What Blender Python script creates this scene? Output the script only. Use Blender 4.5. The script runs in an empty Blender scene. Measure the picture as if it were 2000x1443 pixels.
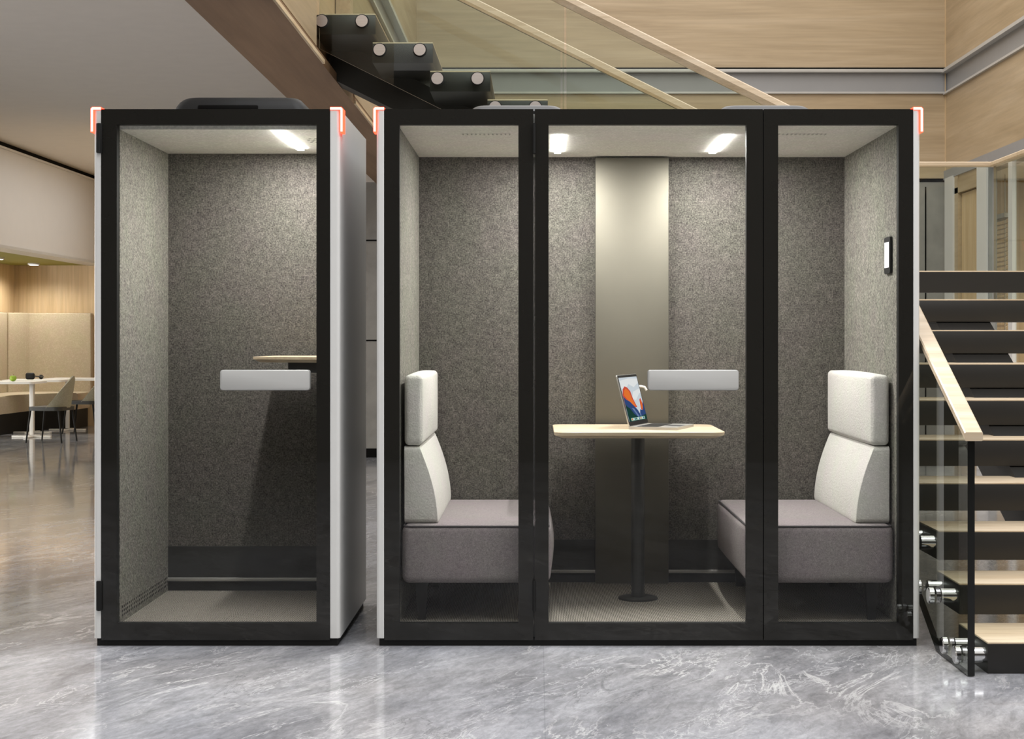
import bpy, bmesh, math, random
from mathutils import Vector, Matrix
random.seed(7)
sc = bpy.context.scene
C = sc.collection
F, PX, PY, CAMZ = 3146.0, 1050.0, 660.0, 1.32      # focal length and vanishing point in photo pixels, eye height

# ------------------------------------------------------------------ camera, light, exposure
cam = bpy.data.cameras.new('camera'); camo = bpy.data.objects.new('camera', cam); C.objects.link(camo)
camo.location = (0, 0, CAMZ); camo.rotation_euler = (math.pi/2, 0, 0)
cam.sensor_width = 36; cam.lens = F/2000*36; cam.shift_x = -50/2000; cam.shift_y = -61.5/2000
cam.clip_start = .05; cam.clip_end = 200
sc.camera = camo
w = bpy.data.worlds.new('world'); sc.world = w; w.use_nodes = True
w.node_tree.nodes['Background'].inputs[0].default_value = (1, .965, .93, 1)
w.node_tree.nodes['Background'].inputs[1].default_value = 1.0
def area(name, loc, rot, sx, sy, power, col=(1, 1, 1), spread=math.pi):
    l = bpy.data.lights.new(name, 'AREA'); l.shape = 'RECTANGLE'; l.size = sx; l.size_y = sy
    l.energy = power; l.color = col; l.spread = spread
    o = bpy.data.objects.new(name, l); C.objects.link(o); o.location = loc; o.rotation_euler = rot
    return o
area('overhead_fill_front', (.6, 5.3, 6.6), (0, 0, 0), 7, 4.0, 540, (.94, .96, 1))  # unseen overhead fill added to light the front floor and booth fronts
area('overhead_fill_atrium', (1.6, 13.5, 7.2), (0, 0, 0), 5, 6, 220, (1, .97, .93))  # extra fill light above the atrium, no roof opening modelled
area('hall_side_fill', (-11.5, 16.5, 2.0), (0, -math.pi/2, 0), 2.6, 9, 700, (1, .97, .94))  # added side light for the hall, no window stands here
area('hall_fill', (-6.0, 9.0, 3.66), (0, 0, 0), 3.6, 2.4, 170, (1, .96, .92))  # out-of-view fill light added under the hall ceiling
area('hall_fill', (-5.0, 20.6, 3.66), (0, 0, 0), 1.2, 4.4, 45, (.93, .97, 1))  # fill light added behind the narrow booth to brighten the bulkhead
sc.view_settings.view_transform = 'Standard'; sc.view_settings.look = 'None'
sc.view_settings.exposure = 0.0; sc.view_settings.gamma = 1.0; sc.view_settings.use_curve_mapping = False

# ------------------------------------------------------------------ materials
def lin(c):
    return tuple(((v/255)/12.92 if v/255 <= .04045 else ((v/255+.055)/1.055)**2.4) for v in c)
class NT:
    def __init__(s, name):
        s.m = bpy.data.materials.new(name); s.m.use_nodes = True; s.t = s.m.node_tree
        s.b = s.t.nodes['Principled BSDF']; s.out = s.t.nodes['Material Output']
    def n(s, typ, **kw):
        x = s.t.nodes.new(typ)
        for k, v in kw.items(): setattr(x, k, v)
        return x
    def l(s, a, b): s.t.links.new(a, b)
    def coords(s, scale=(1, 1, 1), rot=(0, 0, 0), loc=(0, 0, 0)):
        tc = s.n('ShaderNodeTexCoord'); mp = s.n('ShaderNodeMapping')
        mp.inputs['Scale'].default_value = scale; mp.inputs['Rotation'].default_value = rot; mp.inputs['Location'].default_value = loc
        s.l(tc.outputs['Object'], mp.inputs[0]); return mp.outputs[0]
    def noise(s, vec, scale, detail=4, rough=.5, dist=0):
        x = s.n('ShaderNodeTexNoise'); x.inputs['Scale'].default_value = scale; x.inputs['Detail'].default_value = detail
        x.inputs['Roughness'].default_value = rough; x.inputs['Distortion'].default_value = dist
        s.l(vec, x.inputs['Vector']); return x.outputs['Fac']
    def ramp(s, fac, stops):
        r = s.n('ShaderNodeValToRGB'); e = r.color_ramp.elements
        while len(e) < len(stops): e.new(.5)
        for el, (p, c) in zip(e, stops):
            el.position = p; el.color = (c[0], c[1], c[2], 1) if not isinstance(c, (int, float)) else (c, c, c, 1)
        s.l(fac, r.inputs[0]); return r.outputs[0]
    def mix(s, fac, a, b, typ='MIX'):
        x = s.n('ShaderNodeMixRGB', blend_type=typ)
        for i, v in enumerate((fac, a, b)):
            if isinstance(v, (int, float)): x.inputs[i].default_value = v if i == 0 else (v, v, v, 1)
            elif isinstance(v, tuple): x.inputs[i].default_value = (*v, 1)
            else: s.l(v, x.inputs[i])
        return x.outputs[0]
    def math(s, op, a, b=None):
        x = s.n('ShaderNodeMath', operation=op)
        for i, v in enumerate((a, b)):
            if v is None: continue
            if isinstance(v, (int, float)): x.inputs[i].default_value = v
            else: s.l(v, x.inputs[i])
        return x.outputs[0]
    def bump(s, h, strength, dist=.01):
        x = s.n('ShaderNodeBump'); x.inputs['Strength'].default_value = strength; x.inputs['Distance'].default_value = dist
        s.l(h, x.inputs['Height']); s.l(x.outputs[0], s.b.inputs['Normal'])
    def base(s, c):
        if isinstance(c, tuple): s.b.inputs['Base Color'].default_value = (*c, 1)
        else: s.l(c, s.b.inputs['Base Color'])
    def set(s, **kw):
        for k, v in kw.items(): s.b.inputs[k.replace('_', ' ')].default_value = v
        return s

def plain(name, rgb, rough=.5, metal=0, spec=.5, var=.04, coat=0):
    """Paint, plastic or metal with a faint unevenness."""
    t = NT(name); c = lin(rgb)
    n = t.noise(t.coords(), 6, 3)
    t.base(t.ramp(n, [(.3, tuple(v*(1-var) for v in c)), (.7, tuple(min(1, v*(1+var)) for v in c))]))
    t.set(Roughness=rough, Metallic=metal); t.b.inputs['Specular IOR Level'].default_value = spec
    if coat: t.b.inputs['Coat Weight'].default_value = coat; t.b.inputs['Coat Roughness'].default_value = .05
    return t.m
def felt(name, dark, light, scale=150, bump=.35):
    t = NT(name); v = t.coords()
    n1 = t.mix(.28, t.noise(v, scale, 3, .7), t.noise(v, scale*.3, 3, .6, .8)); n2 = t.noise(v, 5, 3, .6)
    fine = t.ramp(n1, [(.34, lin(dark)), (.52, tuple((a+b)/2*.95 for a, b in zip(lin(dark), lin(light)))), (.68, lin(light))])
    tint = t.ramp(n2, [(.35, (1, .965, .975)), (.65, (.98, 1, .95))])
    t.base(t.mix(1, fine, tint, 'MULTIPLY')); t.set(Roughness=.95); t.b.inputs['Specular IOR Level'].default_value = .15
    t.bump(t.noise(v, scale*.6, 4, .6), bump, .006); return t.m
def wood(name, c1, c2, c3, axis=0, fine=1.0, rough=.45):
    """Grain runs along the given axis (0 x, 1 y, 2 z)."""
    t = NT(name)
    sc_ = [11*fine]*3; sc_[axis] = .9*fine; s2 = [70*fine]*3; s2[axis] = 2.2*fine
    n1 = t.noise(t.coords(tuple(sc_)), 1, 5, .6, .5); n2 = t.noise(t.coords(tuple(s2)), 1, 3, .6)
    a = t.ramp(n1, [(.28, lin(c1)), (.5, lin(c2)), (.75, lin(c3))])
    b = t.ramp(n2, [(.3, .86), (.65, 1.0)])
    t.base(t.mix(1, a, b, 'MULTIPLY')); t.set(Roughness=rough); t.bump(n2, .06, .003); return t.m
def glass(name, tint=(.97, .98, .97), ior=1.5, rough=0.0):
    """Sheet glass: clear or tinted straight through, mirror-like by angle."""
    t = NT(name); t.t.nodes.remove(t.b)
    tr = t.n('ShaderNodeBsdfTransparent'); tr.inputs[0].default_value = (*tint, 1)
    gl = t.n('ShaderNodeBsdfGlossy'); gl.inputs['Roughness'].default_value = rough
    fr = t.n('ShaderNodeFresnel'); fr.inputs[0].default_value = ior
    ge = t.n('ShaderNodeNewGeometry')                    # reflect once, at the face the ray enters
    mx = t.n('ShaderNodeMixShader'); t.l(t.math('MULTIPLY', fr.outputs[0], t.math('SUBTRACT', 1.0, ge.outputs['Backfacing'])), mx.inputs[0]); t.l(tr.outputs[0], mx.inputs[1]); t.l(gl.outputs[0], mx.inputs[2])
    t.l(mx.outputs[0], t.out.inputs[0]); return t.m
def emit(name, rgb, strength):
    t = NT(name); t.t.nodes.remove(t.b)
    e = t.n('ShaderNodeEmission'); e.inputs[0].default_value = (*rgb, 1); e.inputs[1].default_value = strength
    t.l(e.outputs[0], t.out.inputs[0]); return t.m

def marble():
    t = NT('polished_stone_tiles')
    v = t.coords()
    def flow(k, ang, loc=(0, 0, 0), depth=.5):              # stone bedding: turned, then drawn out along its run
        m = t.n('ShaderNodeMapping'); t.l(t.coords((1, depth, 1), (0, 0, ang), loc), m.inputs[0]); m.inputs['Scale'].default_value = (1, k, 1); return m.outputs[0]
    f1 = flow(2.0, -.75); f2 = flow(2.6, -.62, (3, 7, 0)); f3 = flow(1.6, -.9, (9, 2, 0))
    cloud = t.noise(f1, 1.5, 10, .66, .5)
    base = t.ramp(cloud, [(.3, lin((122, 122, 126))), (.48, lin((152, 152, 155))), (.7, lin((182, 182, 185)))])
    warm = t.ramp(t.noise(v, .55, 4, .5, .3), [(.38, (1.02, .995, .97)), (.62, (.965, .985, 1.025))])
    base = t.mix(1, base, warm, 'MULTIPLY')
    st = t.noise(f2, 7, 9, .74, .8)
    base = t.mix(.75, base, t.ramp(st, [(.3, .6), (.5, 1.0), (.7, 1.36)]), 'MULTIPLY')
    fl = t.noise(f3, 34, 6, .75, .5)
    base = t.mix(.6, base, t.ramp(fl, [(.3, .72), (.5, 1.0), (.68, 1.28)]), 'MULTIPLY')
    def veins(vec, scale, dist, wide, maskv, lo, hi, amount, col, base):
        vn = t.noise(vec, scale, 9, .64, dist)
        x = t.ramp(t.math('ABSOLUTE', t.math('SUBTRACT', vn, .5)), [(0, 1.0), (wide*.4, .5), (wide, 0.0)])
        mk = t.ramp(maskv, [(lo, 0.0), (hi, 1.0)])
        return t.mix(t.math('MULTIPLY', t.math('MULTIPLY', x, mk), amount), base, lin(col))
    base = veins(f1, 1.5, 1.0, .016, t.noise(v, .9, 3), .47, .6, .85, (224, 223, 222), base)
    base = veins(f2, 3.6, 1.5, .018, t.noise(f1, 1.7, 4), .5, .6, .8, (216, 216, 217), base)
    base = veins(f3, 2.2, 1.2, .010, t.noise(v, 1.3, 4), .5, .62, .5, (84, 83, 86), base)
    br = t.n('ShaderNodeTexBrick'); br.offset = 0; br.squash = 1
    br.inputs['Color1'].default_value = (.93, .93, .93, 1); br.inputs['Color2'].default_value = (1.03, 1.03, 1.03, 1)
    br.inputs['Mortar'].default_value = (.84, .84, .85, 1)
    for k, x in (('Scale', 1), ('Mortar Size', .002), ('Mortar Smooth', .2), ('Brick Width', 2.575), ('Row Height', 1.0)): br.inputs[k].default_value = x
    t.l(t.coords(loc=(-.025+2.575*20, -.83+20, 0)), br.inputs['Vector'])
    t.base(t.mix(1, base, br.outputs['Color'], 'MULTIPLY'))
    t.l(t.ramp(t.noise(v, 14, 4), [(.3, .07), (.7, .13)]), t.b.inputs['Roughness'])
    t.b.inputs['Specular IOR Level'].default_value = .62
    return t.m
def concrete(name, rgb):
    t = NT(name); v = t.coords(); c = lin(rgb)
    n = t.noise(v, 2.5, 8, .62, .3)
    t.base(t.ramp(n, [(.3, tuple(x*.78 for x in c)), (.5, c), (.72, tuple(x*1.18 for x in c))])); t.set(Roughness=.6)
    t.bump(t.noise(v, 20, 4), .1); return t.m
def brushed(name, rgb, rough=.32):
    t = NT(name); n = t.noise(t.coords((4, 300, 300)), 1, 3)
    c = lin(rgb); t.base(t.ramp(n, [(.3, tuple(x*.85 for x in c)), (.7, c)])); t.set(Metallic=1, Roughness=rough); return t.m
def carpet():
    t = NT('loop_carpet'); v = t.coords()
    wv = t.n('ShaderNodeTexWave'); wv.inputs['Scale'].default_value = 42; wv.inputs['Distortion'].default_value = 3; wv.inputs['Detail'].default_value = 2
    t.l(v, wv.inputs[0]); n = t.noise(v, 260, 2)
    c = t.ramp(t.mix(.5, wv.outputs['Fac'], n), [(.25, lin((74, 70, 65))), (.75, lin((158, 152, 142)))])
    t.base(c); t.set(Roughness=.95); t.b.inputs['Specular IOR Level'].default_value = .1; t.bump(wv.outputs['Fac'], .4, .004); return t.m

M = dict(
    shell=plain('white_lacquer', (218, 218, 215), .3, var=.01), frit=plain('black_glass_border', (33, 32, 29), .02, var=.02),
    black=plain('black_powder_coat', (20, 20, 19), .6, spec=.3), blackish=plain('charcoal_plastic', (44, 44, 42), .5), grey=plain('grey_plastic', (74, 74, 74), .5),
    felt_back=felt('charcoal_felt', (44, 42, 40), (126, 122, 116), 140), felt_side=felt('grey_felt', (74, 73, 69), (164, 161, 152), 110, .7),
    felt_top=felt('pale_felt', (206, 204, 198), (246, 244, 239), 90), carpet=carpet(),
    gap_shade=plain('gap_shade_side', (62, 62, 60), .45), boucle=felt('white_boucle', (196, 194, 190), (228, 226, 222), 190, .5), seat=felt('mauve_grey_fabric', (110, 103, 106), (166, 158, 159), 320, .2), piping=plain('dark_piping', (64, 60, 62), .8),
    oak=wood('pale_oak', (200, 176, 144), (219, 198, 168), (232, 216, 190), 0, 2.2, .4),
    oak_y=wood('pale_oak_lengthwise', (206, 178, 140), (226, 202, 166), (240, 222, 192), 1, 2.2, .4),
    rail=wood('pale_oak_rail', (194, 172, 142), (210, 190, 162), (222, 206, 182), 0, 1.6, .4),
    wall_x=wood('oak_wall_panel', (166, 145, 114), (181, 160, 129), (194, 174, 145), 0, .55, .4),
    wall_y=wood('oak_wall_panel_side', (166, 145, 114), (181, 160, 129), (194, 174, 145), 1, .55, .4),
    wall_z=wood('oak_upright_panel', (188, 160, 120), (206, 179, 139), (218, 194, 158), 2, .6, .45),
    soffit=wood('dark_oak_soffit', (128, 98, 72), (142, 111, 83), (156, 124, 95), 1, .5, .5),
    concrete=concrete('concrete_panel', (142, 139, 134)), floor=marble(), ceil=plain('ceiling_paint', (232, 226, 218), .85, var=.015),
    white=plain('white_paint', (208, 205, 202), .6, var=.01), band=plain('grey_band_paint', (146, 146, 147), .4, var=.02), trim=plain('pale_metal_trim', (190, 188, 184), .35),
    dark=plain('dark_gap', (14, 13, 12), .8, spec=.1), olive=plain('olive_paint', (132, 126, 40), .6), tan=felt('tan_upholstery', (182, 168, 144), (202, 190, 168), 60, .1),
    seat_tan=felt('cream_upholstery', (196, 182, 158), (214, 202, 180), 60, .1), wtable=plain('white_laminate', (238, 236, 232), .35, var=.01),
    chair=felt('sage_fabric', (146, 144, 130), (168, 166, 152), 80, .1), steel=brushed('brushed_steel', (206, 198, 192)), chrome=plain('polished_steel', (215, 215, 215), .08, 1),
    satin=plain('satin_metal_panel', (114, 110, 100), .6, .8, var=.02), alu=plain('laptop_aluminium', (196, 194, 190), .35, .6), keys=plain('laptop_keys', (26, 26, 27), .5),
    handle=plain('handle_grey', (180, 180, 177), .45, var=.01), handle_side=plain('handle_rim', (120, 120, 118), .45),
    glass=glass('clear_glass', (.92, .925, .915)), stair_glass=glass('green_tinted_glass', (.90, .93, .895)), flight_glass=glass('smoked_green_glass', (.80, .825, .79)), hall_glass=glass('partition_glass', (.93, .95, .93), 1.2),
    edge_dark=plain('dark_glass_edge', (16, 17, 15), .15), edge_pale=plain('pale_glass_edge', (150, 139, 118), .3),
    led=emit('white_led', (1, .985, .96), 46), led_red=emit('red_led', (1, .055, .025), 5), led_core=emit('red_led_core', (1, .62, .5), 3.2),
    stair=plain('black_steel', (36, 34, 31), .42, var=.05), apple=plain('apple_skin', (140, 170, 50), .35), dlamp=emit('downlight_lens', (1, .95, .85), 6),
    screen_white=emit('panel_display', (1, 1, 1), 1.6), darkwall=plain('charcoal_wall', (62, 58, 54), .7), concrete_dark=concrete('grey_panel', (128, 128, 128)),
)

# ------------------------------------------------------------------ builders
def root_origin(o):
    v = Vector((0, 0, 0))
    while o is not None: v += o.location; o = o.parent
    return v
def obj(name, bm, mats, parent=None, smooth=True, local=False):
    """One mesh object. Shapes are laid out in world metres; the part is stored relative to its thing's base."""
    if parent is not None and not local: bmesh.ops.translate(bm, verts=bm.verts, vec=-root_origin(parent))
    bmesh.ops.recalc_face_normals(bm, faces=bm.faces)
    if smooth:
        for f in bm.faces: f.smooth = True
        for e in bm.edges:
            if len(e.link_faces) != 2 or e.calc_face_angle(0) > .62: e.smooth = False
    me = bpy.data.meshes.new(name); bm.to_mesh(me); bm.free()
    for m in (mats if isinstance(mats, (list, tuple)) else [mats]): me.materials.append(M[m] if isinstance(m, str) else m)
    o = bpy.data.objects.new(name, me); C.objects.link(o)
    if parent is not None: o.parent = parent
    return o
def thing(name, label, cat, loc, group=None):
    o = bpy.data.objects.new(name, None); C.objects.link(o); o.location = loc; o.empty_display_size = .1
    o['label'] = label; o['category'] = cat
    if group: o['group'] = group
    return o
def tag(o, label, cat, group=None):
    o['label'] = label; o['category'] = cat
    if group: o['group'] = group
    return o
def struct(name, bm, mats, smooth=True, parent=None):
    o = obj(name, bm, mats, parent, smooth)
    if parent is None: o['kind'] = 'structure'
    return o
def B(): return bmesh.new()
def box(bm, x0, x1, y0, y1, z0, z1, bev=0, seg=2, mat=0):
    r = bmesh.ops.create_cube(bm, size=1)
    vs = r['verts']
    for v in vs: v.co = ((x0+x1)/2+v.co.x*(x1-x0), (y0+y1)/2+v.co.y*(y1-y0), (z0+z1)/2+v.co.z*(z1-z0))
    fs = list({f for v in vs for f in v.link_faces})
    for f in fs: f.material_index = mat
    if bev:
        es = list({e for v in vs for e in v.link_edges})
        bmesh.ops.bevel(bm, geom=es, offset=bev, segments=seg, affect='EDGES', profile=.5, material=-1)
    return bm
def bx(*a, **k): return box(B(), *a, **k)
def prism(bm, pts, axis, a, b, mat=0, edge_mat=None):
    """Extrude a polygon between a and b along an axis; pts are the two other coordinates in order."""
    def mk(p, t): 
        c = [0, 0, 0]; o = [i for i in range(3) if i != axis]; c[o[0]], c[o[1]] = p; c[axis] = t; return bm.verts.new(c)
    v0 = [mk(p, a) for p in pts]; v1 = [mk(p, b) for p in pts]; n = len(pts)
    for vs in (v0, v1[::-1]): bm.faces.new(vs).material_index = mat
    for i in range(n):
        f = bm.faces.new((v0[i], v1[i], v1[(i+1) % n], v0[(i+1) % n])); f.material_index = mat if edge_mat is None else edge_mat
    return bm
def pr(pts, axis, a, b, **k): return prism(B(), pts, axis, a, b, **k)
def rrect(x0, x1, y0, y1, r, n=5):
    out = []
    for cx, cy, a0 in ((x1-r, y1-r, 0), (x0+r, y1-r, 90), (x0+r, y0+r, 180), (x1-r, y0+r, 270)):
        for i in range(n+1):
            a = math.radians(a0+90*i/n); out.append((cx+r*math.cos(a), cy+r*math.sin(a)))
    return out
def loft(bm, rings, cap=True, mat=0):
    vs = [[bm.verts.new(p) for p in r] for r in rings]; n = len(vs[0])
    for a, b in zip(vs, vs[1:]):
        for i in range(n): bm.faces.new((a[i], a[(i+1) % n], b[(i+1) % n], b[i])).material_index = mat
    if cap: bm.faces.new(vs[0][::-1]).material_index = mat; bm.faces.new(vs[-1]).material_index = mat
    return bm
def cyl(bm, p0, p1, r0, r1=None, n=24, mat=0):
    p0, p1 = Vector(p0), Vector(p1); d = (p1-p0).normalized(); r1 = r0 if r1 is None else r1
    u = d.orthogonal().normalized(); w_ = d.cross(u)
    ring = lambda p, r: [p+(u*math.cos(2*math.pi*i/n)+w_*math.sin(2*math.pi*i/n))*r for i in range(n)]
    return loft(bm, [ring(p0, r0), ring(p1, r1)], mat=mat)
def tube(bm, pts, r, n=8, closed=False, mat=0):
    pts = [Vector(p) for p in pts]; N = len(pts); rings = []; u = None
    for i, p in enumerate(pts):
        a = pts[(i-1) % N] if (closed or i > 0) else p; b = pts[(i+1) % N] if (closed or i < N-1) else p
        d = (b-a).normalized()
        u = d.orthogonal().normalized() if u is None else (u-d*u.dot(d)).normalized()
        v = d.cross(u); rings.append([p+(u*math.cos(2*math.pi*k/n)+v*math.sin(2*math.pi*k/n))*r for k in range(n)])
    if closed: rings.append(rings[0])
    return loft(bm, rings, cap=not closed, mat=mat)
def soft_box(c, h, r, bulge=(0, 0, 0), n=8, shape=None):
    """Upholstered block: rounded box with pillowed faces; shape(x, y, z) may bend it afterwards."""
    bm = B(); cache = {}
    def axis(hh): 
        e = [-hh, -hh+r*.15, -hh+r*.4, -hh+r*.7, -hh+r]; m = [(-hh+r)+(2*(hh-r))*i/n for i in range(1, n)]
        return e+m+[-t for t in e[::-1]]
    A = [axis(x) for x in h]
    def P(p):
        k = tuple(round(x, 6) for x in p)
        if k in cache: return cache[k]
        q = Vector([max(-(h[i]-r), min(h[i]-r, p[i])) for i in range(3)]); d = Vector(p)-q
        v = q+d.normalized()*r if d.length > 1e-9 else Vector(p)
        for i in range(3):
            if abs(p[i]) > h[i]-1e-7:
                o = [j for j in range(3) if j != i]
                v[i] += math.copysign(bulge[i]*(1-(p[o[0]]/h[o[0]])**2)*(1-(p[o[1]]/h[o[1]])**2), p[i])
        v += Vector(c)
        if shape: v = Vector(shape(v.x, v.y, v.z))
        cache[k] = bm.verts.new(v); return cache[k]
    for i in range(3):
        j, k = [t for t in range(3) if t != i]
        for s in (-1, 1):
            for a0, a1 in zip(A[j], A[j][1:]):
                for b0, b1 in zip(A[k], A[k][1:]):
                    q = []
                    for a, b in ((a0, b0), (a1, b0), (a1, b1), (a0, b1)):
                        p = [0, 0, 0]; p[i] = s*h[i]; p[j] = a; p[k] = b; q.append(P(p))
                    if len(set(q)) == 4: bm.faces.new(q)
    return bm
def ring_frame(x0, x1, z0, z1, wx0, wx1, wz0, wz1, y0, y1, bm=None, mat=0):
    bm = bm or B()
    o = [(x0, z0), (x1, z0), (x1, z1), (x0, z1)]; i = [(wx0, wz0), (wx1, wz0), (wx1, wz1), (wx0, wz1)]
    V = {}
    for k, y in enumerate((y0, y1)):
        V[k] = [bm.verts.new((p[0], y, p[1])) for p in o], [bm.verts.new((p[0], y, p[1])) for p in i]
    for a in range(4):
        b = (a+1) % 4
        for k in (0, 1): bm.faces.new((V[k][0][a], V[k][0][b], V[k][1][b], V[k][1][a])).material_index = mat
        for s in (0, 1): bm.faces.new((V[0][s][a], V[0][s][b], V[1][s][b], V[1][s][a])).material_index = 1
    return bm
def wx(px, D): return (px-PX)*D/F
def wz(py, D): return CAMZ-(py-PY)*D/F
def copy_tree(o, loc, rz=None, label=None):
    r = o.copy(); C.objects.link(r); r.location = loc
    if rz is not None: r.rotation_euler.z = rz
    if label: r['label'] = label
    for ch in o.children:
        c = ch.copy(); C.objects.link(c); c.parent = r
        for g in ch.children:
            d = g.copy(); C.objects.link(d); d.parent = c
    return r

# ------------------------------------------------------------------ the setting
YB, XL, XR, ZS = 17.8, -1.335, 4.5, 3.04          # atrium back wall, its side walls, underside of the upper storey
struct('floor', bx(-14, 9.5, -3.3, 25, -.2, 0), 'floor')
struct('wall_rear', bx(-14, 9.5, -3.5, -3.3, 0, 5.2), 'darkwall')
# atrium back wall: concrete below, oak above, grey band between
bm = box(B(), -4.2, XR, YB, YB+.3, .1, ZS)
struct('wall_back', bm, 'concrete')
struct('wall_back_head', bx(-4.2, -1.78, YB-.02, YB+.3, ZS, 3.7), 'ceil')
bm = B()
for z in (1.285, 2.39): box(bm, -4.2, 3.4, YB-.006, YB-.001, z, z+.016)
for x in (-3.0, -.6, 1.8, 4.28): box(bm, x, x+.014, YB-.006, YB-.001, .1, ZS-.05)
struct('trim_1', bm, 'dark')
struct('baseboard_back', bx(-4.2, XR, YB-.015, YB+.1, 0, .1), 'dark')
bm = box(B(), XL-.3, XR+.3, YB-.03, YB+.3, ZS+.04, 4.02); box(bm, XL-.3, XR+.3, YB-.03, YB+.3, 4.30, 6.8)
struct('wall_back_upper', bm, 'wall_x')
struct('trim_2', bx(XL-.3, XR+.3, YB, YB+.3, ZS, ZS+.04), 'dark')
bm = box(B(), XL-.3, XR+.3, YB-.01, YB+.2, 4.03, 4.245)
struct('trim_3', bm, 'band')
bm = box(B(), XL, XR, YB-.06, YB+.05, 4.01, 4.032, .004); box(bm, XL, XR, YB-.075, YB+.05, 4.245, 4.28, .006)
struct('trim_4', bm, 'trim')
struct('trim_5', bx(XL, XR, YB-.05, YB+.1, 4.28, 4.30), 'dark')
# right wall above the glazed partition
def right_boxes(bm, x, z0, z1, y0=3.0): return box(bm, x, XR+.3, y0, YB, z0, z1)
bm = right_boxes(B(), XR, ZS+.12, 4.02); right_boxes(bm, XR, 4.30, 6.8)
struct('wall_right', bm, 'wall_y')
struct('trim_6', right_boxes(B(), XR+.02, 4.02, 4.26), 'band')
bm = right_boxes(B(), XR-.03, 4.0, 4.022); right_boxes(bm, XR-.045, 4.24, 4.275)
struct('trim_7', bm, 'trim'); struct('trim_8', right_boxes(B(), XR+.01, 4.275, 4.30), 'dark')
struct('trim_9', right_boxes(B(), XR-.02, ZS+.02, ZS+.12), 'band')
bm = B()
for x in (XR-.006,): box(bm, XR-.008, XR, YB-.038, YB-.03, ZS+.12, 6.8)
struct('trim_10', bm, 'wall_z')
# left wall of the atrium with the opening at the head of the stair, and the oak-lined beam below it
bm = box(B(), -1.776, XL, 5.2, YB, ZS-.02, 3.08); box(bm, -1.776, XL, 5.2, 9.68, 3.08, 3.34); box(bm, -1.776, XL, 11.62, YB, 3.08, 3.34); box(bm, -1.776, -1.41, 9.68, 11.62, 3.08, 3.34)
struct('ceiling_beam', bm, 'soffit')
bm = box(B(), XL-.1, XL+.007, 5.2, 9.68, 3.34, 6.8); box(bm, XL-.1, XL, 11.45, YB, 3.34, 4.02); box(bm, XL-.1, XL, 11.45, YB, 4.30, 6.8)
box(bm, XL-.1, XL, 9.68, 11.45, 5.6, 6.8)
struct('wall_left', bm, 'wall_y')
struct('trim_11', bx(XL-.1, XL-.02, 11.45, YB, 4.02, 4.26), 'band')
bm = box(B(), XL-.1, XL+.03, 11.45, YB, 4.0, 4.022); box(bm, XL-.1, XL+.045, 11.45, YB, 4.24, 4.28)
struct('trim_12', bm, 'trim')
bm = box(B(), XL, XL+.015, 5.2, 10.0, 3.021, 3.045); box(bm, XL, XL+.015, 11.7, YB, 3.021, 3.045)
struct('trim_13', bm, 'oak_y')
bm = box(B(), XL, XL+.004, 5.2, 10.0, 3.045, 3.075); box(bm, XL, XL+.004, 11.7, YB, 3.045, 3.075)
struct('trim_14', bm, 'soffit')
bm = box(B(), XL+.0005, XL+.007, 5.2, 9.68, 3.075, 3.34); box(bm, XL+.0005, XL+.007, 11.68, YB, 3.075, 3.36)
struct('wall_left_lower', bm, 'wall_y')
struct('wall_opening', bx(-1.776, -1.44, 9.5, 12.2, 3.34, 6.8), 'wall_y')
# the hall on the left: ceiling, bulkhead, olive alcove
struct('ceiling', bx(-14, -1.78, 8.5, 25, 3.7, 3.85), 'ceil')
XBK = -6.45
struct('wall_bulkhead', bx(XBK-.3, XBK, 8.5, 24.3, 2.44, 3.62), 'white')
struct('trim_15', bx(XBK-.3, XBK-.05, 8.5, 24.3, 3.62, 3.7), 'dark')
struct('trim_16', bx(XBK-.3, XBK+.03, 8.5, 24.3, 3.60, 3.625), 'white')
struct('trim_17', bx(XBK-.3, XBK+.02, 8.5, 24.3, 2.405, 2.44), 'trim')
struct('ceiling_alcove', bx(-14, XBK-.02, 12.0, 24.3, 2.41, 2.44), 'olive')
struct('wall_alcove', bx(-14, -4.2, 24.2, 24.4, 0, 3.7), 'wall_z')
struct('wall_return', bx(-4.4, -4.2, YB, 24.2, 0, 3.7), 'wall_z')
struct('wall_hall_left', bx(-14.2, -14, -3.3, 25, 0, 3.85), 'white')
bm = B(); box(bm, -7.92, -7.86, 23.3, 24.2, 1.70, 2.41)
struct('trim_18', bm, 'wall_z')
for px, py in ((66, 514), (-4, 503)):
    D = (2.41-CAMZ)*F/(PY-py); c = (wx(px, D), D, 2.41)
    t = thing('downlight', 'round recessed downlight in olive ceiling, ' + ('right one above the bench corner' if px > 0 else 'at the left edge of the photo'), 'ceiling light', (c[0], c[1], 2.39), 'downlights in the olive ceiling')
    b = B(); cyl(b, (c[0], c[1], 2.385), (c[0], c[1], 2.409), .085, .085, 28); obj('trim_ring', b, 'white', t)
    b = B(); cyl(b, (c[0], c[1], 2.381), (c[0], c[1], 2.386), .066, .066, 28); obj('lens', b, 'dlamp', t)
    l = bpy.data.lights.new('downlight_lamp', 'SPOT'); l.energy = 85; l.spot_size = 2.7; l.spot_blend = .8; l.color = (1, .95, .87); l.shadow_soft_size = .06
    lo = bpy.data.objects.new('downlight_lamp', l); C.objects.link(lo); lo.location = (c[0], c[1], 2.37)

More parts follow.
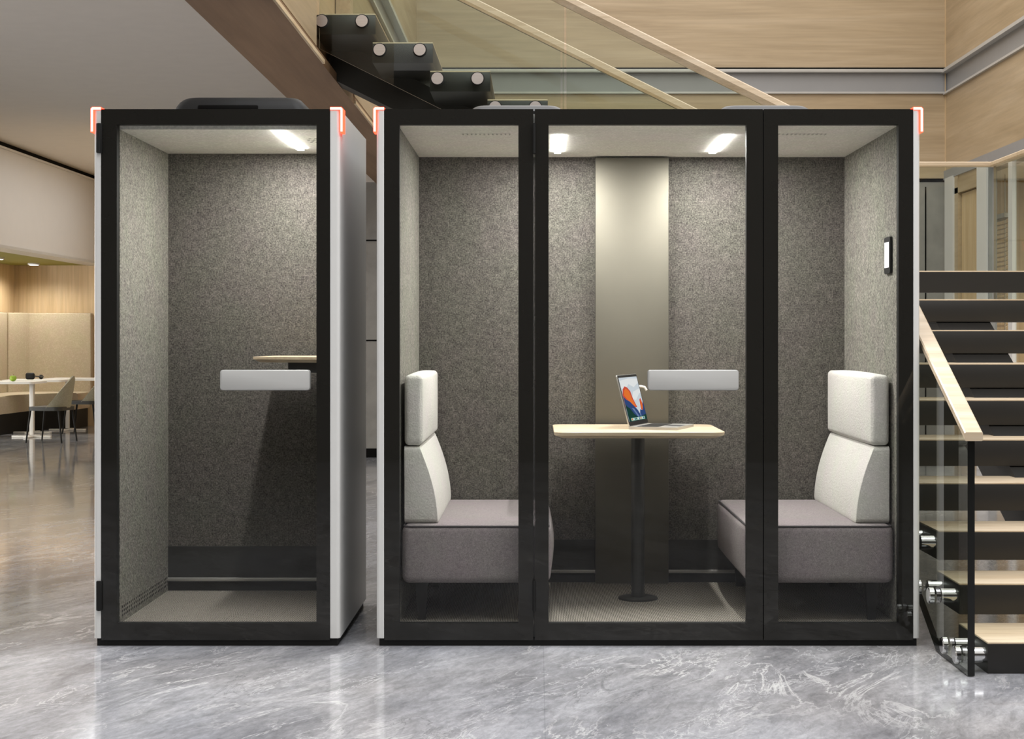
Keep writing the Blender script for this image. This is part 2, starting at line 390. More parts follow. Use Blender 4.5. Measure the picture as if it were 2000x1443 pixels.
# glazed partition under the right wall, with the room behind it
def part_y(px): return XR*F/(px-PX)
def pbox(bm, p0, p1, x0=XR, x1=XR+.1, z0=0, z1=ZS+.03): return box(bm, x0, x1, part_y(p1), part_y(p0), z0, z1)
struct('column_1', pbox(B(), 1850, 1866, XR-.03, XR+.1), 'white')
struct('column_2', pbox(B(), 1917, 1936, XR-.05, XR+.03), 'white')
struct('trim_19', pbox(B(), 1916, 1937.5, XR-.03, XR+.05), 'concrete_dark')
struct('column_3', pbox(B(), 1969, 1977, XR, XR+.04), 'white')
struct('column_4', box(B(), XR-.02, XR+.1, 13.4, 13.5, 0, ZS+.03), 'trim')
d = struct('door_1', pbox(B(), 1873, 1914, XR+.03, XR+.08, 0, 2.86), 'wall_z')
bm = B(); cyl(bm, (XR, part_y(1910), 1.0), (XR, part_y(1910), 1.3), .012); obj('door_handle', bm, 'chrome', d)
bm = pbox(B(), 1866, 1872.5, XR-.01, XR+.1); pbox(bm, 1866, 1917, XR-.01, XR+.1, 2.87, 2.93); pbox(bm, 1866, 1917, XR+.0, XR+.1, 2.93, 3.07)
struct('trim_20', bm, 'wall_y')
for i, (a, b) in enumerate(((1937.5, 1969), (1977, 2070))):
    struct('window_%d' % (i+1), pbox(B(), a, b, XR+.03, XR+.042, .05, ZS), 'hall_glass')
struct('baseboard_right', box(B(), XR-.01, XR+.1, 9, part_y(1917), 0, .08), 'dark')
struct('wall_room', bx(8.2, 8.4, 9, YB+1.0, 0, ZS+.05), 'wall_z')
struct('wall_room_back', bx(XR+.3, 8.4, YB+.3, YB+.5, 0, ZS+.05), 'wall_z')
struct('ceiling_room', bx(XR+.3, 8.4, 9, YB+.5, ZS+.05, ZS+.15), 'ceil')
area('room_fill', (6.3, 14.2, ZS-.05), (0, 0, 0), 1.6, 4, 150, (1, .92, .8))  # unseen fill light added to brighten the room behind the glass
# venetian blind in that room
t = thing('venetian_blind', 'pale slatted blind hanging behind the glass partition right of the stair', 'blind', (XR+.55, 17.6, 1.0))
bm = B(); z = .9
while z < 2.62: prism(bm, [(17.33, z), (17.86, z), (17.86, z+.004), (17.33, z+.004)], 0, XR+.53, XR+.58); z += .05
for v in bm.verts: v.co.z += (v.co.x-(XR+.555))*.5
obj('slats', bm, 'oak', t)
b = B()
for y in (17.42, 17.77): cyl(b, (XR+.555, y, .9), (XR+.555, y, ZS+.05), .006, n=8)
obj('cord', b, 'trim', t)
obj('head_rail', bx(XR+.52, XR+.59, 17.33, 17.86, 2.62, 2.67, .005), 'trim', t)

# ------------------------------------------------------------------ booths
YF = 6.9
def X6(px): return wx(px, YF)
def Z6(py): return wz(py, YF)
def corner_light(parent, xo, s, ztop, xin):
    """Slim lit bar folded over the top corner of a side panel; s is the outward direction."""
    b = B(); y0, y1 = YF-.002, YF+.075
    def L(o, zt, drop, th):
        return [(xo+s*o, drop), (xo+s*o, zt-.006), (xo+s*(o-.006), zt), (xin, zt), (xin, zt-th), (xo+s*(o-th), zt-th), (xo+s*(o-th), drop)]
    prism(b, [(x, z) for x, z in L(.013, ztop+.009, ztop-.098, .0125)], 1, y0, y1, mat=0)
    c = L(.0113, ztop+.0073, ztop-.0955, .0088)
    prism(b, c, 1, y0-.0015, y0+.001, mat=1)
    obj('corner_light', b, ['led_red', 'led_core'], parent)
def side_panel(root, xo, s, thick, y1, z0=.034, z1=2.3, face='shell'):
    """Lacquered side shell with a rounded front edge."""
    xi = xo-s*thick; r = .016
    pts = [(xi, YF), (xo-s*r, YF)]
    for i in range(1, 7):
        a = math.radians(90*i/6); pts.append((xo-s*r+s*r*math.sin(a), YF+r-r*math.cos(a)))
    pts += [(xo, y1), (xi, y1)]
    b = pr(pts, 2, z0, z1); b.normal_update()
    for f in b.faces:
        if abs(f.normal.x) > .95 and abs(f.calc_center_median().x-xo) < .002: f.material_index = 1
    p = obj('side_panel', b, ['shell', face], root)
    corner_light(p, xo, s, z1, xi)
    return p
def door_handle(door, px0, px1, py0=722, py1=762):
    x0, x1, z0, z1 = X6(px0), X6(px1), Z6(py1), Z6(py0)
    b = B(); r0 = rrect(x0, x1, z0, z1, .012)
    def rg(p, y, sh=0): 
        cx, cz = (x0+x1)/2, (z0+z1)/2
        return [(cx+(a-cx)*(1-2*sh/(x1-x0)), y, cz+(c-cz)*(1-2*sh/(z1-z0))) for a, c in p]
    loft(b, [rg(r0, YF+.004), rg(r0, YF-.022), rg(r0, YF-.0245, .0015), rg(r0, YF-.026, .004)])
    for f in b.faces:
        f.material_index = 0 if all(v.co.y < YF-.0225 for v in f.verts) else 1
    obj('handle', b, ['handle', 'handle_side'], door)
def hinge(door, px0, px1, py0, py1):
    b = box(B(), X6(px0), X6(px1), YF-.012, YF+.02, Z6(py1), Z6(py0), .003)
    cyl(b, (X6((px0+px1)/2), YF-.010, Z6(py1)), (X6((px0+px1)/2), YF-.010, Z6(py0)), .006, n=12)
    obj('hinge', b, 'black', door)
def glazed_leaf(root, name, px0, px1, w0, w1, wy0=243, wy1=1217, py0=213, py1=1250):
    p = obj(name, ring_frame(X6(px0), X6(px1), Z6(py1), Z6(py0), X6(w0), X6(w1), Z6(wy1), Z6(wy0), YF+.001, YF+.04), ['frit', 'black'], root)
    obj('glass_pane', bx(X6(w0), X6(w1), YF+.0015, YF+.0022, Z6(wy1), Z6(wy0)), 'glass', p)
    return p
LEDW = 28
def light_strip(root, x, y0, y1, zc, w=.031):
    b = box(B(), x-w/2, x+w/2, y0, y1, zc-.009, zc+.004)
    obj('light_strip', b, 'led', root)
    lo = area('light_strip_lamp', (x, (y0+y1)/2, zc-.012), (0, 0, 0), w, y1-y0, LEDW, (1, .985, .96))
    lo.parent = root; lo.location -= root.location
def vent_unit(root, x0, x1, y0, y1, zt, mat, slot=None):
    b = B(); zb = 2.302; h = zt-zb; rings = []
    for k in range(7):
        a = math.radians(90*k/6); ins = .03*(k/6)*.6+h*.55*(1-math.cos(a)); z = zb+h*math.sin(a)
        rings.append([(x, y, z) for x, y in rrect(x0+ins, x1-ins, y0+ins, y1-ins, .05)])
    loft(b, rings)
    p = obj('roof_vent', b, mat, root)
    if slot:
        s = bx(slot[0], slot[1], y0-.003, y0+.05, slot[2], slot[3], .006)
        obj('vent_slot', s, 'dark', p)
    return p
def perforation(root, pts, axis, r=.005, name='perforated_vent', plate='felt_top'):
    b = B(); lo = [min(p[i] for p in pts)-r*1.6 for i in range(3)]; hi = [max(p[i] for p in pts)+r*1.6 for i in range(3)]
    lo[axis] = pts[0][axis]-.0006; hi[axis] = pts[0][axis]+.0006
    box(b, lo[0], hi[0], lo[1], hi[1], lo[2], hi[2])
    for p in pts:
        d = Vector((0, 0, 0)); d[axis] = .0012
        cyl(b, Vector(p)-d, Vector(p)+d, r, n=8, mat=1)
    obj(name, b, [plate, 'dark'], root, smooth=False)
def booth_shell(root, xo0, xo1, t0, t1, xi0, xi1, yb, zfl, zc, face='shell'):
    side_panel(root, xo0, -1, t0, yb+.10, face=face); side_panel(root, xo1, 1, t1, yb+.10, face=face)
    obj('base', bx(xo0+.012, xo1-.012, YF+.012, yb+.085, 0, .034), 'black', root)
    obj('roof_panel', bx(xo0+t0, xo1-t1, YF+.04, yb+.10, zc+.05, 2.298), 'blackish', root)
    obj('back_panel', bx(xo0+t0, xo1-t1, yb+.06, yb+.10, .034, zc+.05), 'shell', root)
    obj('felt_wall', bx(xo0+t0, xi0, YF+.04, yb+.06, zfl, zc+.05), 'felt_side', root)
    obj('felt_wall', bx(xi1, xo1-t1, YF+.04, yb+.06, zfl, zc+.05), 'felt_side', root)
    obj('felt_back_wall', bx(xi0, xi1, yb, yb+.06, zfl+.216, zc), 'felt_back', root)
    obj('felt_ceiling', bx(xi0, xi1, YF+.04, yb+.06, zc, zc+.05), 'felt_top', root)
    b = box(B(), xi0, xi1, yb-.004, yb+.06, zfl+.062, zfl+.216); box(b, xi0, xi1, yb-.001, yb+.06, zfl, zfl+.05)
    k = obj('kick_panel', b, 'blackish', root)
    obj('metal_strip', bx(xi0, xi1, yb-.022, yb+.06, zfl+.048, zfl+.064, .002), 'alu', k)
    obj('carpet', bx(xi0, xi1, YF+.04, yb+.06, .034, zfl), 'carpet', root)

# --- single booth on the left
S0, S1 = X6(183), X6(664)
pod = thing('phone_booth', 'narrow single phone booth left of the wide booth, empty, grey felt inside', 'office booth', ((S0+S1)/2, YF+.5, 0))
YBS, ZCS = 7.85, 2.218
booth_shell(pod, S0, S1, X6(197)-S0, S1-X6(645), -1.80, -.935, YBS, .09, ZCS)
door = glazed_leaf(pod, 'door', 197.5, 644, 228, 618)
door_handle(door, 431.5, 607)
hinge(door, 189, 200, 241, 299); hinge(door, 189, 200, 1134, 1192)
light_strip(pod, -1.122, 6.97, 7.64, ZCS)
perforation(pod, [(-.975-.025*i-(j % 2)*.012, 7.25+.045*j, ZCS-.0005) for i in range(3) for j in range(4)], 2, .007)
perforation(pod, [(-1.7995, 6.98+.03*i, .120+.018*j) for i in range(29) for j in range(3)], 0, .0055, plate='felt_side')
vent_unit(pod, wx(336, 7.12), wx(600, 7.12), 7.1, 7.6, 2.389, 'black', (wx(388, 7.12), wx(505, 7.12), 2.315, wz(206, 7.12)))
ds = B(); zt = wz(696, 7.45)
loft(ds, [[(x, y, z) for x, y in [(-1.30+i, 7.36+i*.5), (-.936, 7.20+i*.5), (-.936, 7.78), (-1.27+i, 7.78-i)]] for z, i in ((zt-.026, .03), (zt-.012, 0), (zt, 0))])
desk = obj('desk', ds, 'oak', pod)
obj('bracket', bx(-1.15, -.936, 7.42, 7.70, zt-.075, zt-.026, .004), 'blackish', desk)

# --- wide booth on the right
L0, L1 = X6(735), X6(1797)
big = thing('meeting_booth', 'wide glass-fronted booth with two facing benches and a table', 'office booth', ((L0+L1)/2, YF+.6, 0))
YBL, ZCL, ZFL = 8.15, 2.235, .085
LI0, LI1 = -.600, 1.553
booth_shell(big, L0, L1, X6(750)-L0, L1-X6(1784), LI0, LI1, YBL, ZFL, ZCL, 'gap_shade')  # unseen outer sides coloured dark to deepen the shade between the booths
glazed_leaf(big, 'front_panel', 750.5, 1041.5, 780, 1012.5)
glazed_leaf(big, 'front_panel', 1492, 1783.5, 1520, 1755)
bdoor = glazed_leaf(big, 'door', 1044.5, 1490, 1071.5, 1458)
door_handle(bdoor, 1264.5, 1442)
hinge(bdoor, 1040, 1046.5, 1133, 1193); hinge(bdoor, 1040.5, 1046, 241, 300)
obj('joint_seal', bx(X6(1489), X6(1493), YF+.012, YF+.03, Z6(1245), Z6(216)), 'black', big)
obj('joint_seal', bx(X6(1041.8), X6(1044.2), YF+.012, YF+.03, Z6(1245), Z6(300)), 'grey', big)
for x in (.098, .858): light_strip(big, x, 7.24, 7.92, ZCL)
for x0 in (wx(905, 7.25), wx(1520, 7.25)):
    perforation(big, [(x0+.019*i, 7.22+.03*j, ZCL-.0005) for i in range(12) for j in range(2)], 2, .004)
vent_unit(big, -.325, .135, 7.27, 7.75, 2.378, 'grey'); vent_unit(big, .808, 1.262, 7.27, 7.75, 2.378, 'grey')
wp = obj('wall_panel', bx(wx(1163, 8.1), wx(1306, 8.1), 8.1, 8.15, ZFL, wz(308, 8.1), .003), 'satin', big)
hk = B(); zk = wz(754, 8.08)
tube(hk, [(wx(1243, 8.08), 8.1, zk), (wx(1243, 8.08), 8.06, zk), (wx(1252, 8.08), 8.05, zk), (wx(1258, 8.08), 8.05, zk-.004), (wx(1262, 8.08), 8.05, zk-.02)], .0065)
obj('hook', hk, 'white', wp)
pts = rrect(7.045, 7.165, 1.604, 1.765, .014)
cp = obj('control_panel', pr(pts, 0, LI1-.012, LI1), 'black', big)
obj('display', bx(LI1-.0135, LI1-.011, 7.068, 7.150, 1.630, 1.742), 'screen_white', cp)

# benches
def bench(label, s, xw, xe):
    """s = +1 when the bench opens towards +x; xw its wall end, xe its free end."""
    t = thing('bench', label, 'bench', ((xw+xe)/2, 7.55, ZFL), 'facing benches in the wide booth')
    y0, y1 = 6.985, 8.12; z0, z1 = .255, .508
    cx, cy, cz = (xw+xe)/2, (y0+y1)/2, (z0+z1)/2
    st = obj('seat', soft_box((cx, cy, cz), (abs(xe-xw)/2, (y1-y0)/2, (z1-z0)/2), .03, (.022, .006, .004), 10), 'seat', t)
    rr = rrect(min(xw, xe)+.006, max(xw, xe)-.006, y0+.006, y1-.006, .03)
    b = B(); tube(b, [(x, y, z1-.006) for x, y in rr], .0045, 6, True); obj('piping', b, 'piping', st)
    for x in (xw+s*.08, xe-s*.10):
        for y in (y0+.09, y1-.1):
            b = B(); loft(b, [[(x+dx*k, y+dy*k, z) for dx, dy in ((-1, -1), (1, -1), (1, 1), (-1, 1))] for z, k in ((ZFL, .016), (z0+.02, .03))])
            obj('leg', b, 'black', t)
    # wedge-shaped lower cushion, then the headrest on top of it
    zb, zm, zt = .508, .845, 1.158
    x0 = xw+s*.003
    def wedge(x, y, z):
        k = (z-zb)/(zm-zb); w_ = .150-.082*max(0, k)**1.25+.012*math.sin(math.pi*min(1, max(0, k)))
        return (x0+s*(x*w_), y, z)
    b = soft_box((.5, 7.585, (zb+zm)/2), (.5, .535, (zm-zb)/2), .022, (.0, .006, .004), 12)
    for v in b.verts: v.co = wedge(v.co.x, v.co.y, v.co.z)
    obj('backrest', b, 'boucle', t)
    b = soft_box((x0+s*.042, 7.585, (zm+zt)/2+.002), (.040, .535, (zt-zm)/2-.003), .02, (.010, .008, .008), 12)
    obj('headrest', b, 'boucle', t)
    return t
bench('mauve grey bench with white back cushions at the left end of the wide booth', 1, LI0+.012, .055)
bench('mauve grey bench with white back cushions at the right end of the wide booth', -1, LI1-.008, .905)

# table
tz = wz(844, 7.38)
tab = thing('table', 'small pale oak pedestal table between the benches, laptop on it', 'table', (.475, 7.63, ZFL))
tx0, tx1, ty0, ty1 = wx(1082, 7.38), wx(1418, 7.38), 7.38, 8.06
def tring(z, i): return [(x, y, z) for x, y in rrect(tx0+i, tx1-i, ty0+i, ty1-i, .05)]
obj('tabletop', loft(B(), [tring(tz-.03, .035), tring(tz-.016, .002), tring(tz-.002, 0), tring(tz, .002)]), 'oak', tab)
b = B(); cyl(b, (.475, 7.63, ZFL+.006), (.475, 7.63, tz-.03), .0315, n=32); obj('post', b, 'blackish', tab)
b = B(); loft(b, [[(.475+r*math.cos(a*math.pi/20), 7.63+r*math.sin(a*math.pi/20), z) for a in range(40)] for z, r in ((ZFL, .094), (ZFL+.008, .094), (ZFL+.012, .085))]); obj('foot_plate', b, 'blackish', tab)

# laptop
hn, hf = Vector((.428, 7.60, tz)), Vector((.540, 7.925, tz))
u = (hf-hn).normalized(); v = Vector((u.y, -u.x, 0)); W_, Dp = (hf-hn).length, .235
lap = thing('laptop', 'open silver laptop with a mountain picture on its screen, on the oak table', 'laptop', (hn+hf)/2+v*.1)
def lp(a, d, h): return hn+u*a+v*d+Vector((0, 0, h))
def slab(a0, a1, d0, d1, h0, h1, r=.01):
    return loft(B(), [[lp(a, d, h) for a, d in rrect(a0, a1, d0, d1, r, 4)] for h in (h0, h1)])
obj('base', slab(0, W_, 0, Dp, .0, .013), 'alu', lap)
obj('keyboard', slab(.03, W_-.03, .035, .135, .0131, .0142, .004), 'keys', lap)
obj('trackpad', slab(W_/2-.055, W_/2+.055, .15, .22, .0131, .0135, .004), 'grey', lap)
tilt = Vector((0, 0, 1))*.243-v*.062-u*.004; tl = tilt.length; tn = tilt.normalized(); nrm = u.cross(tn).normalized()
if nrm.dot(v) < 0: nrm = -nrm
org = hn+v*.006+Vector((0, 0, .013))
def sp(a, b_, o): return org+u*a+tn*b_+nrm*o
lid = obj('lid', loft(B(), [[sp(a, c, o) for a, c in rrect(0, W_, 0, tl, .01, 4)] for o in (-.006, 0)]), 'alu', lap)
obj('bezel', loft(B(), [[sp(a, c, o) for a, c in rrect(.003, W_-.003, .003, tl-.003, .008, 4)] for o in (0.0002, .0008)]), 'keys', lid)
SC = {k: emit('screen_'+k, lin(c), 1.0) for k, c in dict(sky=(214, 222, 230), cloud=(240, 242, 244), peak=(240, 122, 52), peak2=(214, 84, 66), ridge=(52, 76, 128), ridge2=(110, 134, 176), wood=(28, 66, 58), dock=(176, 224, 206)).items()}
names = list(SC); bm = B()
x0, x1, y0, y1 = .012, W_-.012, .022, tl-.014
def poly(k, pts, lay):
    f = bm.faces.new([bm.verts.new(sp(x0+(x1-x0)*a, y0+(y1-y0)*c, .0012+.0002*lay)) for a, c in pts]); f.material_index = names.index(k)
poly('sky', [(0, 0), (1, 0), (1, 1), (0, 1)], 0)
poly('cloud', [(0, .78), (.2, .72), (.45, .84), (.7, .76), (1, .86), (1, .95), (.5, .97), (0, .93)], 1)
poly('cloud', [(.45, .5), (.65, .46), (.9, .6), (1, .62), (1, .72), (.6, .66)], 1)
poly('peak2', [(0, .62), (.08, .74), (.2, .8), (.33, .77), (.45, .68), (.5, .5), (.62, .3), (0, .3)], 2)
poly('peak', [(.06, .6), (.12, .7), (.24, .75), (.38, .68), (.44, .5), (.58, .3), (.3, .42)], 3)
poly('peak2', [(.8, .24), (.83, .46), (.9, .5), (.95, .38), (.96, .2)], 3)
poly('peak', [(.84, .26), (.87, .44), (.91, .42), (.92, .24)], 4)
poly('ridge', [(0, .58), (.12, .5), (.3, .44), (.45, .34), (.6, .24), (.68, .14), (.74, .24), (.88, .22), (.96, .38), (1, .44), (1, 0), (0, 0)], 5)
poly('ridge2', [(.3, .3), (.42, .28), (.6, .1), (.66, .02), (.58, .02), (.46, .16)], 6)
poly('ridge2', [(.66, .16), (.72, .14), (.74, .04), (.68, .04)], 6)
poly('wood', [(0, .42), (.08, .34), (.2, .3), (.36, .16), (.52, .08), (.75, .09), (1, .12), (1, 0), (0, 0)], 7)
poly('dock', [(.12, .015), (.88, .015), (.88, .075), (.12, .075)], 8)
for i in range(9):
    a = .15+.08*i; poly(('peak', 'sky', 'ridge', 'wood', 'cloud', 'ridge2')[i % 6], [(a, .025), (a+.055, .025), (a+.055, .066), (a, .066)], 9)
obj('screen', bm, list(SC.values()), lid, smooth=False)

# ------------------------------------------------------------------ staircase
st = thing('staircase', 'black steel open-riser staircase with oak treads, glass sides and oak handrails', 'staircase', (2.48, 8.0, 0))
TX0, TX1 = 1.77, 3.19
RUN, RISE = .36, .179
def standoff(parent, glass_x, p, tread_x):
    y, z = p
    b = B(); cyl(b, (glass_x-.022, y, z), (glass_x-.004, y, z), .035, .035, 32); cyl(b, (glass_x-.026, y, z), (glass_x-.022, y, z), .030, .035, 32)
    cyl(b, (glass_x+.028, y, z), (tread_x, y, z), .031, .031, 32)
    obj('bolt', b, 'chrome', parent)
GX0, GX1 = 1.675, 1.703
treads = []
for n in range(1, 11):
    D = 6.335 if n == 1 else 7.12+RUN*(n-3); z = .123 if n == 1 else .469+RISE*(n-3)
    dep = .44 if n == 1 else RUN+.02
    zb = 0.0 if n == 1 else z-.13
    if n < 10:
        t = obj('tread', bx(TX0, TX1, D, D+dep, zb, z-.007, .002), 'stair', st)
        obj('tread_board', bx(TX0+.001, TX1-.001, D+.001, D+dep-.001, z-.007, z, .0015), 'oak', t)
        treads.append((D, z, t))
LZ = .469+RISE*7; LY0, LY1 = 7.12+RUN*7, 11.68
ld = box(B(), TX0, TX1, LY0, LY0+.05, LZ-.13, LZ-.007); box(ld, TX0, TX1+.08, LY0+.05, LY1, LZ-.06, LZ-.007)
ld = obj('landing', ld, 'stair', st)
obj('tread_board', bx(TX0+.001, TX1-.001, LY0+.001, LY1, LZ-.007, LZ, .0015), 'oak', ld)
# central stringer of the lower flight
sl = RISE/RUN
def low_z(y): return .469-.137+sl*(y-7.12)
obj('stringer', pr([(6.72, .0), (7.02, .0), (9.5, low_z(9.5)-.36), (9.5, low_z(9.5)-.04), (9.4, low_z(9.4)), (6.9, low_z(6.9)), (6.72, low_z(6.72))], 0, 2.30, 2.61), 'stair', st)
def rail_beam(path, w_, h, ch, chb=None):
    """Oak rail following a polyline; the top face is flat across."""
    chb = ch if chb is None else chb
    b = B(); path = [Vector(p) for p in path]; rings = []
    for i, p in enumerate(path):
        a = path[i]-path[i-1] if i else path[1]-path[0]; c = path[i+1]-path[i] if i < len(path)-1 else a
        a2 = Vector((a.x, a.y, 0)).normalized() if (a.x or a.y) else Vector((1, 0, 0)); c2 = Vector((c.x, c.y, 0)).normalized()
        t_ = (a2+c2).normalized(); side = Vector((t_.y, -t_.x, 0)); k = 1/max(.5, t_.dot(a2))
        prof = [(-w_/2+ch, 0), (w_/2-ch, 0), (w_/2, -ch), (w_/2, -h+chb), (w_/2-chb*.8, -h), (-w_/2+chb*.8, -h), (-w_/2, -h+chb), (-w_/2, -ch)]
        rings.append([p+side*(x*k)+Vector((0, 0, z)) for x, z in prof])
    loft(b, rings); return b
RX = 1.69
obj('handrail', rail_beam([(RX, 6.24, .955), (RX, 9.62, .955+sl*3.38), (RX, 10.05, .955+sl*3.38+.02)], .071, .034, .005), 'rail', st)
g = obj('glass_panel', pr([(6.275, .004), (6.77, .004), (9.7, .004+sl*2.93), (9.7, 2.6), (9.58, 2.59), (6.275, .93)], 0, GX0, GX1, edge_mat=1), ['flight_glass', 'edge_dark'], st)
for D, z, t in treads:
    for dy in ((.05, .25) if D < 6.5 else (.05, .28)): standoff(g, GX0, (D+dy, z-.058), TX0)
# upper flight, rising to the left
UY0, UY1 = 10.1, 11.6
steps = []
for n in range(1, 10):
    xr = .064+(6-n)*.36; zt = 2.816+(n-6)*RISE
    t = obj('tread', bx(xr-.379, xr, UY0, UY1, zt-.13, zt-.008, .002), 'stair', st)
    obj('tread_board', bx(xr-.378, xr-.001, UY0+.001, UY1-.001, zt-.008, zt, .0015), 'oak', t)
    steps.append((xr, zt))
def up_z(x): return 2.816-sl*(x-.064)           # line through the tread noses
obj('stringer', pr([(-1.377, up_z(-1.377)-.2), (-1.377, up_z(-1.377)-.485), (1.6, up_z(1.6)-.485), (1.9, LZ-.09), (1.9, LZ-.065), (1.75, LZ-.03)], 1, 10.7, 11.01), 'stair', st)
def urail(y, zoff): return [(1.70, y, up_z(1.70)+zoff), (-1.375, y, up_z(-1.375)+zoff)]
obj('handrail', rail_beam(urail(10.05, .70), .075, .078, .008, .036), 'rail', st)
obj('handrail', rail_beam(urail(11.66, .70), .075, .07, .008, .02), 'rail', st)
for y in (10.04, 11.65):
    for a, c in ((-1.36, .166), (.180, 1.66)):
        gp = obj('glass_panel', pr([(a, up_z(a)-.40), (c, up_z(c)-.40), (c, up_z(c)+.63), (a, up_z(a)+.63)], 1, y, y+.02, edge_mat=1), ['stair_glass', 'edge_pale'], st)
        if y < 11:
            for xr, zt in steps:
                for x in (xr-.328, xr-.078):
                    if a < x < c:
                        b = B(); cyl(b, (x, y-.02, zt-.06), (x, y, zt-.06), .037, .037, 36); cyl(b, (x, y+.02, zt-.06), (x, UY0, zt-.06), .028, .028, 24)
                        cyl(b, (x, y-.006, zt-.06), (x, y-.001, zt-.06), .044, .044, 36, mat=1)
                        obj('bolt', b, ['steel', 'black'], gp)
# landing guard: rail along the back and the right side
RZ = wz(316, 11.65); RXR = 3.30
obj('handrail', rail_beam([(1.7, 11.66, RZ), (RXR, 11.66, RZ), (RXR, 9.6, RZ), (RXR, 6.4, RZ-sl*3.2)], .06, .036, .008), 'rail', st)
obj('glass_panel', bx(1.72, RXR-.01, 11.65, 11.67, LZ-.2, RZ-.03), 'stair_glass', st)
obj('glass_panel', pr([(9.62, LZ-.2), (11.62, LZ-.2), (11.62, RZ-.03), (9.62, RZ-.03)], 0, RXR-.01, RXR+.01, edge_mat=1), ['stair_glass', 'edge_pale'], st)

obj('glass_panel', pr([(6.6, .12), (6.9, .12), (9.62, .12+sl*2.72), (9.62, RZ-.05), (6.6, RZ-.05-sl*3.02)], 0, RXR-.012, RXR+.012, edge_mat=1), ['flight_glass', 'edge_dark'], st)

# ------------------------------------------------------------------ the seating alcove in the left background
AX0, AX1, AY = -7.85, wx(175, 24.0), 24.19
bq = thing('banquette', 'cream corner banquette with tall tan back panels in the olive alcove', 'banquette', (-7.2, 23.7, 0))
ztan = wz(611, 24.05)
obj('back_panel', soft_box(((-7.62+AX1)/2, AY-.06, (.42+ztan)/2), ((AX1+7.62)/2, .055, (ztan-.42)/2), .02, n=4), 'tan', bq)
b = soft_box((0, 0, (.42+ztan)/2), (.24, .05, (ztan-.42)/2), .02, n=4)
for v_ in b.verts: v_.co = Matrix.Rotation(math.radians(62), 4, 'Z') @ v_.co+Vector((-7.72, 23.95, 0))
obj('back_panel', b, 'tan', bq)
obj('back_panel', soft_box((-7.87, 22.6, (.42+ztan)/2), (.055, 1.15, (ztan-.42)/2), .02, n=4), 'tan', bq)
sx = [(AX1-.02, 24.1), (AX1-.02, 23.45), (-6.95, 23.35), (-7.25, 22.9), (-7.32, 21.4), (-7.84, 21.4), (-7.84, 23.7), (-7.6, 24.1)]
def poly_ring(pts, z, k=1.0):
    cx = sum(p[0] for p in pts)/len(pts); cy = sum(p[1] for p in pts)/len(pts)
    return [(cx+(x-cx)*k, cy+(y-cy)*k, z) for x, y in pts]
obj('seat', loft(B(), [poly_ring(sx, .28, .985), poly_ring(sx, .30), poly_ring(sx, .48), poly_ring(sx, .51, .985), poly_ring(sx, .52, .95)]), 'seat_tan', bq)
obj('plinth', loft(B(), [poly_ring(sx, 0, .96), poly_ring(sx, .28, .96)]), 'black', bq)

def cafe_table(label, px0, px1, y0, y1, legpx, legy):
    xa, xb = wx(px0, y0), wx(px1, y0); lx = wx(legpx, legy)
    t = thing('cafe_table', label, 'table', (lx, legy, 0), 'white tables in the alcove')
    b = B(); loft(b, [[(x, y, z) for x, y in rrect(xa, xb, y0, y1, .05)] for z in (.715, .745)]); obj('tabletop', b, 'wtable', t)
    b = B(); box(b, lx-.025, lx+.025, legy-.025, legy+.025, .03, .715, .004); obj('leg', b, 'wtable', t)
    b = B(); box(b, lx-.26, lx+.26, legy-.03, legy+.03, 0, .022, .004); box(b, lx-.03, lx+.03, legy-.26, legy+.26, 0, .021, .004); obj('foot', b, 'wtable', t)
    return t
cafe_table('white table with a green apple on it, in front of the corner banquette', -70, 64, 21.1, 21.75, 62, 21.45)
cafe_table('white table behind the front sage chair, headphones on it', 2, 119, 22.05, 22.75, 63.5, 22.35)
cafe_table('white table beside the right end of the banquette', 84, 215, 22.8, 23.45, 132, 23.04)

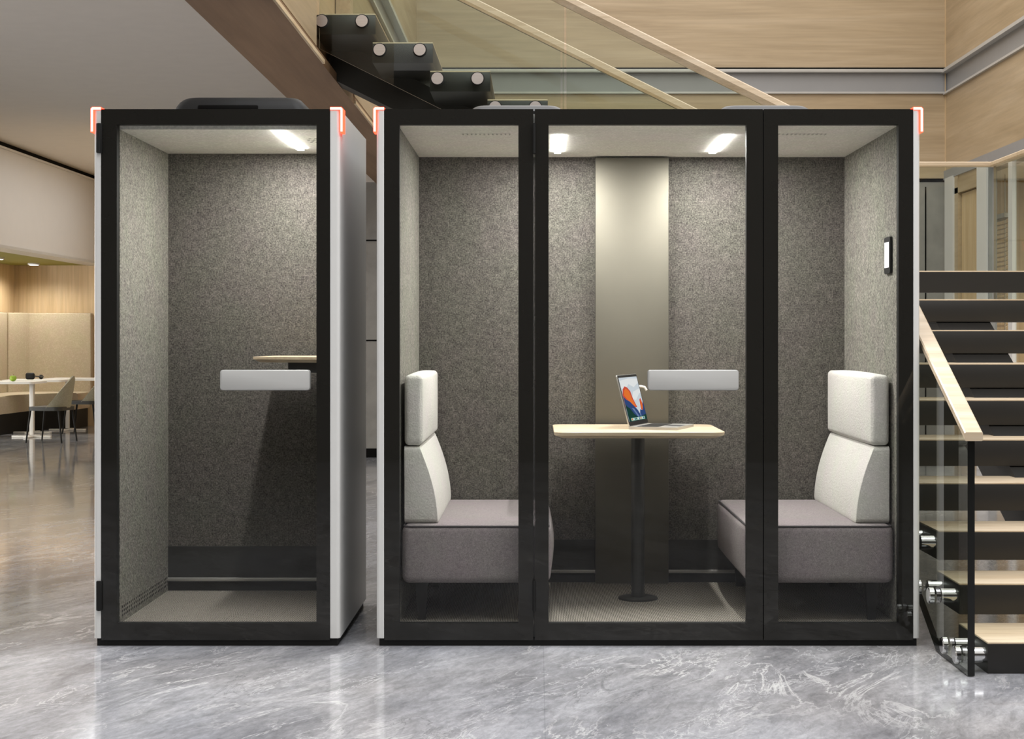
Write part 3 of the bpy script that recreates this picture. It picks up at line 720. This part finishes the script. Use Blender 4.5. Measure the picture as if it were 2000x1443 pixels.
def make_chair(label):
    t = thing('chair', label, 'chair', (0, 0, 0), 'sage chairs at the white tables')
    b = B(); loft(b, [[(x, y, z) for x, y in rrect(-.23, .23, -.23, .23, .09)] for z in (.405, .415, .44, .452)]); obj('seat', b, 'blackish', t, local=True)
    # curved shell around the rear of the seat (rear is +x)
    outer, inner = [], []
    N, R = 12, 24
    for i in range(N+1):
        k = i/N; z = .44+.40*k; half = math.radians(66*(1-k)**.8+12*(1-k*k*k)+4); rad = .235-.02*k; ox = .09*k
        ro, ri = [], []
        for j in range(R+1):
            a = -half+2*half*j/R; zz = z-.05*(1-math.cos(a))*k
            ro.append((ox+rad*math.cos(a), rad*math.sin(a), zz)); ri.append((ox+(rad-.02)*math.cos(a), (rad-.02)*math.sin(a), zz))
        outer.append(ro); inner.append(ri)
    b = B(); V = [[[b.verts.new(p) for p in r] for r in s] for s in (outer, inner)]
    for s in (0, 1):
        for i in range(N):
            for j in range(R): b.faces.new((V[s][i][j], V[s][i+1][j], V[s][i+1][j+1], V[s][i][j+1]))
    for i in (0, N):
        for j in range(R): b.faces.new((V[0][i][j], V[0][i][j+1], V[1][i][j+1], V[1][i][j]))
    for j in (0, R):
        for i in range(N): b.faces.new((V[0][i][j], V[1][i][j], V[1][i+1][j], V[0][i+1][j]))
    obj('backrest', b, 'chair', t, local=True)
    for sx_ in (-1, 1):
        for sy in (-1, 1):
            b = B(); cyl(b, (sx_*.19, sy*.19, .41), (sx_*.24, sy*.21, 0), .014, .010, 12); obj('leg', b, 'black', t, local=True)
    return t
ch = make_chair('sage shell chair on dark legs, nearest and fully in view at the white tables')
ch.location = (-6.17, 20.45, 0); ch.rotation_euler.z = math.radians(-10)
copy_tree(ch, (wx(166, 22.4), 22.4, 0), math.radians(-6), 'sage shell chair half hidden behind the narrow booth')

# apple, headphones
c = Vector((wx(25.5, 21.4), 21.4, .745)); ap = thing('apple', 'green apple on the front white table', 'apple', c)
b = B(); rings = []
for i in range(11):
    a = math.pi*i/10; r = .046*math.sin(a)*(1+.12*math.cos(a)); z = .043-.043*math.cos(a)-(.012*math.exp(-((a-math.pi)/.5)**2))
    rings.append([(c.x+max(r, .001)*math.cos(2*math.pi*j/20), c.y+max(r, .001)*math.sin(2*math.pi*j/20), c.z+z) for j in range(20)])
obj('fruit', loft(b, rings), 'apple', ap)
b = B(); tube(b, [(c.x, c.y, c.z+.07), (c.x+.004, c.y, c.z+.088), (c.x+.010, c.y, c.z+.098)], .003); obj('stem', b, 'soffit', ap)
hp = Vector((wx(59, 22.3), 22.3, .745)); hd = thing('headphones', 'black headphones lying on the white table behind the apple', 'headphones', hp)
for dx, r in ((0, .05), (.12, .035)):
    obj('ear_cup', soft_box((hp.x+dx, hp.y+(.0 if dx == 0 else .10), hp.z+.048*(1 if dx == 0 else .7)), (.063 if dx == 0 else .03, .03, .046 if dx == 0 else .032), .028, n=3), 'black', hd)
b = B(); tube(b, [(hp.x+.055, hp.y, hp.z+.05), (hp.x+.10, hp.y-.03, hp.z+.045), (hp.x+.155, hp.y-.01, hp.z+.04), (hp.x+.165, hp.y+.05, hp.z+.04), (hp.x+.14, hp.y+.10, hp.z+.04)], .008); obj('headband', b, 'blackish', hd)
